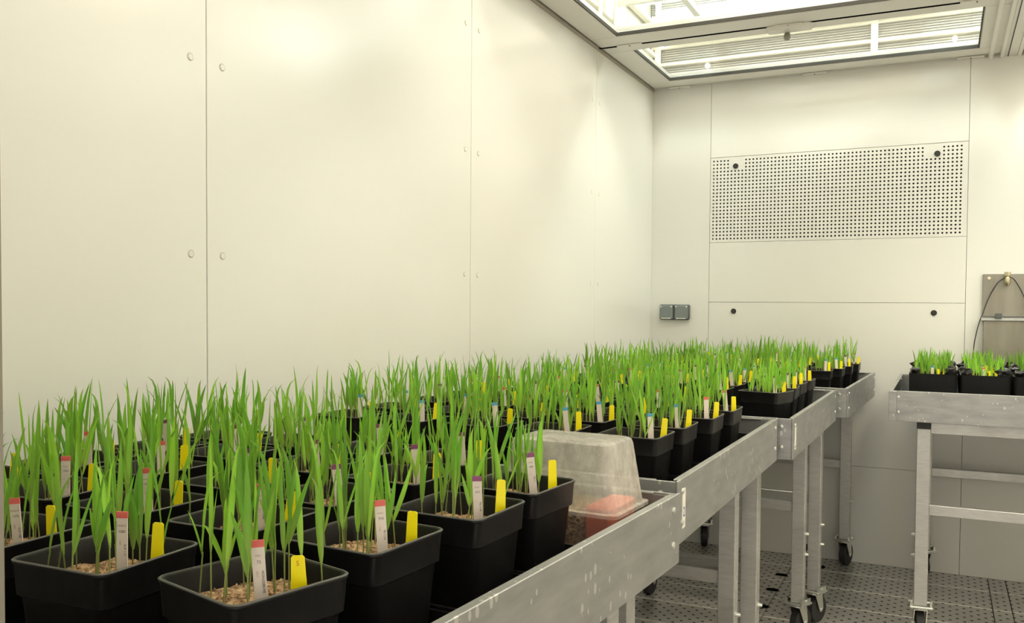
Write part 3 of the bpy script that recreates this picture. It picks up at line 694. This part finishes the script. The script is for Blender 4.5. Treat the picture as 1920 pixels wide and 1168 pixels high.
# ---- film-lined boxes on the lone trolley
def bag_mesh():
    m = MB(); rr = lambda h, z, q=.008: rsq(h, z, q, 3)
    m.loft([rr(.050, 0), rr(.056, .004), rr(.059, .05), rr(.060, .100), rr(.0605, .102), rr(.0575, .102), rr(.056, .080)], True)
    return m.mesh('planter_box', M['black'], smooth=True)
BAG = bag_mesh()
def crumple(seed):
    rnd = random.Random(seed); m = MB(); n = 9; rings = []
    for j, (z, r) in enumerate(((-.045, .004), (-.02, .009), (.0, .013), (.008, .017), (.015, .012))):
        rings.append([((r*(1+.5*rnd.uniform(-1, 1)))*math.cos(2*PI*k/n), (r*(.6+.4*rnd.uniform(-1, 1)))*math.sin(2*PI*k/n), z+.103+rnd.uniform(-.003, .003)) for k in range(n)])
    m.loft(rings, True, True); return m.mesh('film_corner', M['film'])
CRS = [crumple(i) for i in range(4)]
sb = MB(); 
SOILB = soil_mesh(33, .056, False)
for ro_ in range(4):
    for co_ in range(3):
        x = -.020+.1265*co_; y = 2.737+.130*ro_; rr = random.Random(ro_*5+co_)
        tip = rr.choice(['red', 'blue', 'purple'])
        lab = f'black film-lined planter of short seedlings on lone trolley, {ORD[ro_]} row back, {ORD[co_]} from its left'
        if ro_ == 0: lab = ['black film-lined planter of short seedlings at front left corner of lone trolley', 'black film-lined planter in front row of lone trolley, second from left', 'black film-lined planter in front row of lone trolley, at picture edge'][co_]
        r = tag(empty('film_planter', V(x, y, -.277), 0), lab, 'planter', 'film-lined planters on the lone trolley')
        link('planter_box', BAG, r); s = link('soil', SOILB, r); s['kind'] = 'stuff'
        o = link('seedlings', CLB[(ro_*3+co_) % 5], r, (0, 0, 0), rr.choice([0, PI/2, PI, -PI/2])); o['kind'] = 'stuff'
        for (sx, sy) in ((-1, -1), (1, -1)): link('film_corner', rr.choice(CRS), r, (sx*.044, sy*.046, 0), rr.uniform(0, 6))
        for (tx, ty) in ((.012, -.030), (.028, -.026)):
            t = link('yellow_tag', TY, r, (tx, ty, .114-.047), .2+rr.uniform(-.4, .4))
        t = link('variety_tag', TW_, r, (-.002, -.028, .122-TAGH), .2); link('tag_tip', TIP[tip], t)

# ---- shallow black trays under the pot rows
def row_tray(tr, x, y, rz, label, W_=.60, Dp=.108, group='shallow trays under pot rows'):
    r = tag(empty('row_tray', V(x, y, -.279), math.radians(rz)), label, 'tray', group)
    m = MB(); w, d = W_/2, Dp/2; n = 3
    m.loft([rsq(w-.004, .0, .006, n, d-.004), rsq(w-.001, .034, .006, n, d-.001), rsq(w, .035, .006, n, d), rsq(w, .0362, .006, n, d), rsq(w-.0026, .0362, .006, n, d-.0026), rsq(w-.006, .002, .006, n, d-.006), ], True, True)
    m.build('tray_body', M['black'], r, smooth=True)
for i, (yy, xx) in enumerate(((.444, -.628), (.565, -.622), (.682, -.618), (.797, -.618))):
    row_tray(1, xx, yy, -2.5, f'shallow black plastic tray under the {ORD[i]} row of pots, nearest trolley', .612, .110)
row_tray(1, -.692, .911, -2.5, 'shallow black plastic tray beside the clear cover, nearest trolley', .45, .106)
for i, yy in enumerate(yrow):
    row_tray(2, -.612, yy, -.4, f'shallow black plastic tray under the {ORD[i]} row of pots, second trolley', .60, .116)

# ---- clear propagator cover on its tray, red pot under it
pr = tag(empty('propagator', V(-.3745, .932, -.2775), math.radians(-3.4)), 'clouded clear plastic propagator with cover, at far end of nearest trolley', 'propagator')
bx, by = .0735, .0495
m = MB(); m.loft([rsq(bx-.012, 0, .008, 3, by-.010), rsq(bx-.003, .052, .010, 3, by-.003), rsq(bx, .053, .010, 3, by), rsq(bx, .055, .010, 3, by)], True); m.build('base_tray', M['base_clear'], pr, smooth=True)
m = MB(); m.loft([rsq(bx+.002, .055, .010, 4, by+.002), rsq(bx+.002, .0585, .010, 4, by+.002), rsq(bx-.003, .0595, .010, 4, by-.003), rsq(bx-.013, .125, .010, 4, by-.009), rsq(bx-.0145, .1295, .010, 4, by-.0105), rsq(bx-.018, .1315, .010, 4, by-.014), ], False, True)
m.build('clear_cover', M['dome'], pr, smooth=True)
m = MB(); m.box(bx-.040, bx-.010, -by+.010, by-.016, .004, .064, bev=.003); m.build('red_block', M['red_pot'], pr)
MB().box(-bx+.018, bx-.042, -by+.012, by-.014, .003, .058, bev=.003).build('soil_plug', M['soil'], pr)
rnd = random.Random(5); m = MB()
for _ in range(420):
    x, y = rnd.uniform(-bx+.02, bx-.043), rnd.uniform(-by+.014, by-.018); z = .058+rnd.random()**2*.020; s = rnd.uniform(.0012, .003)
    a = [Vector((rnd.uniform(-1, 1), rnd.uniform(-1, 1), rnd.uniform(-1, 1)))*s for _ in range(3)]
    m.add([Vector((x, y, z))+q for q in a], [(0, 1, 2)])
mo = m.build('moss', M['moss'], pr); mo['kind'] = 'stuff'

# ------------------------------------------------------------------ things on the back wall
so_ = tag(empty('wall_socket', V(-.9045, D, -.0155)), 'grey double wall socket with two hinged flaps beside the left corner', 'socket')
hx, hz_ = .0565, .0285
MB().box(-hx, hx, -.018, 0, -hz_, hz_, bev=.004).build('socket_housing', M['socket_dark'], so_)
for sx in (-1, 1):
    o = MB().box(sx*.0285-.0245, sx*.0285+.0245, -.026, -.018, -hz_+.003, hz_-.003, bev=.003).build('socket_flap', M['socket'], so_)
    MB().box(sx*.0285-.018, sx*.0285+.018, -.0275, -.026, -hz_+.0035, -hz_+.0065, bev=.0006).build('finger_lip', M['paper'], o)
    for q in (-1, 1): MB().tube([(sx*.0285+q*.020, -.026, hz_-.008), (sx*.0285+q*.020, -.0275, hz_-.008)], .0028, 8).build('screw', M['paper'], o)
hp = tag(empty('steel_bracket_plate', V(.1155, D, 0)), 'dull steel plate with brass valve on the back wall, right edge', 'wall plate')
MB().box(0, .30, -.010, 0, -.020, .117, bev=.001).build('upper_plate', M['steel'], hp)
MB().box(.004, .30, -.035, 0, -.27, -.034, bev=.001).build('lower_box', M['steel'], hp)
MB().box(-.003, .30, -.040, 0, -.034, -.026, bev=.001).build('ledge', M['alu'], hp)
m = MB(); 
for (x, z) in ((.018, .104), (.132, .104)): m.tube([(x, -.010, z), (x, -.013, z)], .005, 10)
m.build('plate_screws', M['brass'], hp)
v = MB(); v.tube([(.069, -.03, .122), (.069, -.03, .110)], [.010, .010], 10); v.tube([(.069, -.03, .110), (.069, -.03, .102), (.069, -.03, .088), (.069, -.03, .078)], [.006, .009, .009, .005], 12); v.tube([(.069, -.009, .112), (.069, -.032, .112)], .006, 10)
v.build('spray_valve', M['brass'], hp, smooth=True)
MB().box(.036, .055, -.052, -.036, -.026, -.010, bev=.001).build('small_clip', M['socket_dark'], hp)
cab = hp
def curve(pts, n=8):
    out = []; P = [Vector(p) for p in pts]; P = [P[0]*2-P[1]]+P+[P[-1]*2-P[-2]]
    for i in range(1, len(P)-2):
        for k in range(n):
            t = k/n; a, b, c, d = P[i-1:i+3]
            out.append(.5*((2*b)+(c-a)*t+(2*a-5*b+4*c-d)*t*t+(3*b-a-3*c+d)*t**3))
    return out+[P[-2]]
MB().tube(curve([(.066, -.034, .108), (.040, -.030, .085), (.016, -.025, .035), (0, -.040, -.015), (-.006, -.045, -.030), (-.016, -.04, -.075), (-.022, -.018, -.13), (-.022, -.014, -.25)]), .0016, 6).build('cable_run', M['cable'], cab, smooth=True)
MB().tube(curve([(.072, -.034, .108), (.090, -.030, .095), (.118, -.025, .040), (.135, -.044, -.028), (.140, -.040, -.12), (.140, -.040, -.25)]), .0016, 6).build('cable_run', M['cable'], cab, smooth=True)
for o in bpy.data.objects:
    if o.type == 'MESH' and 'kind' not in o and o.name.startswith('soil') and not o.name.startswith('soil_plug'): o['kind'] = 'stuff'
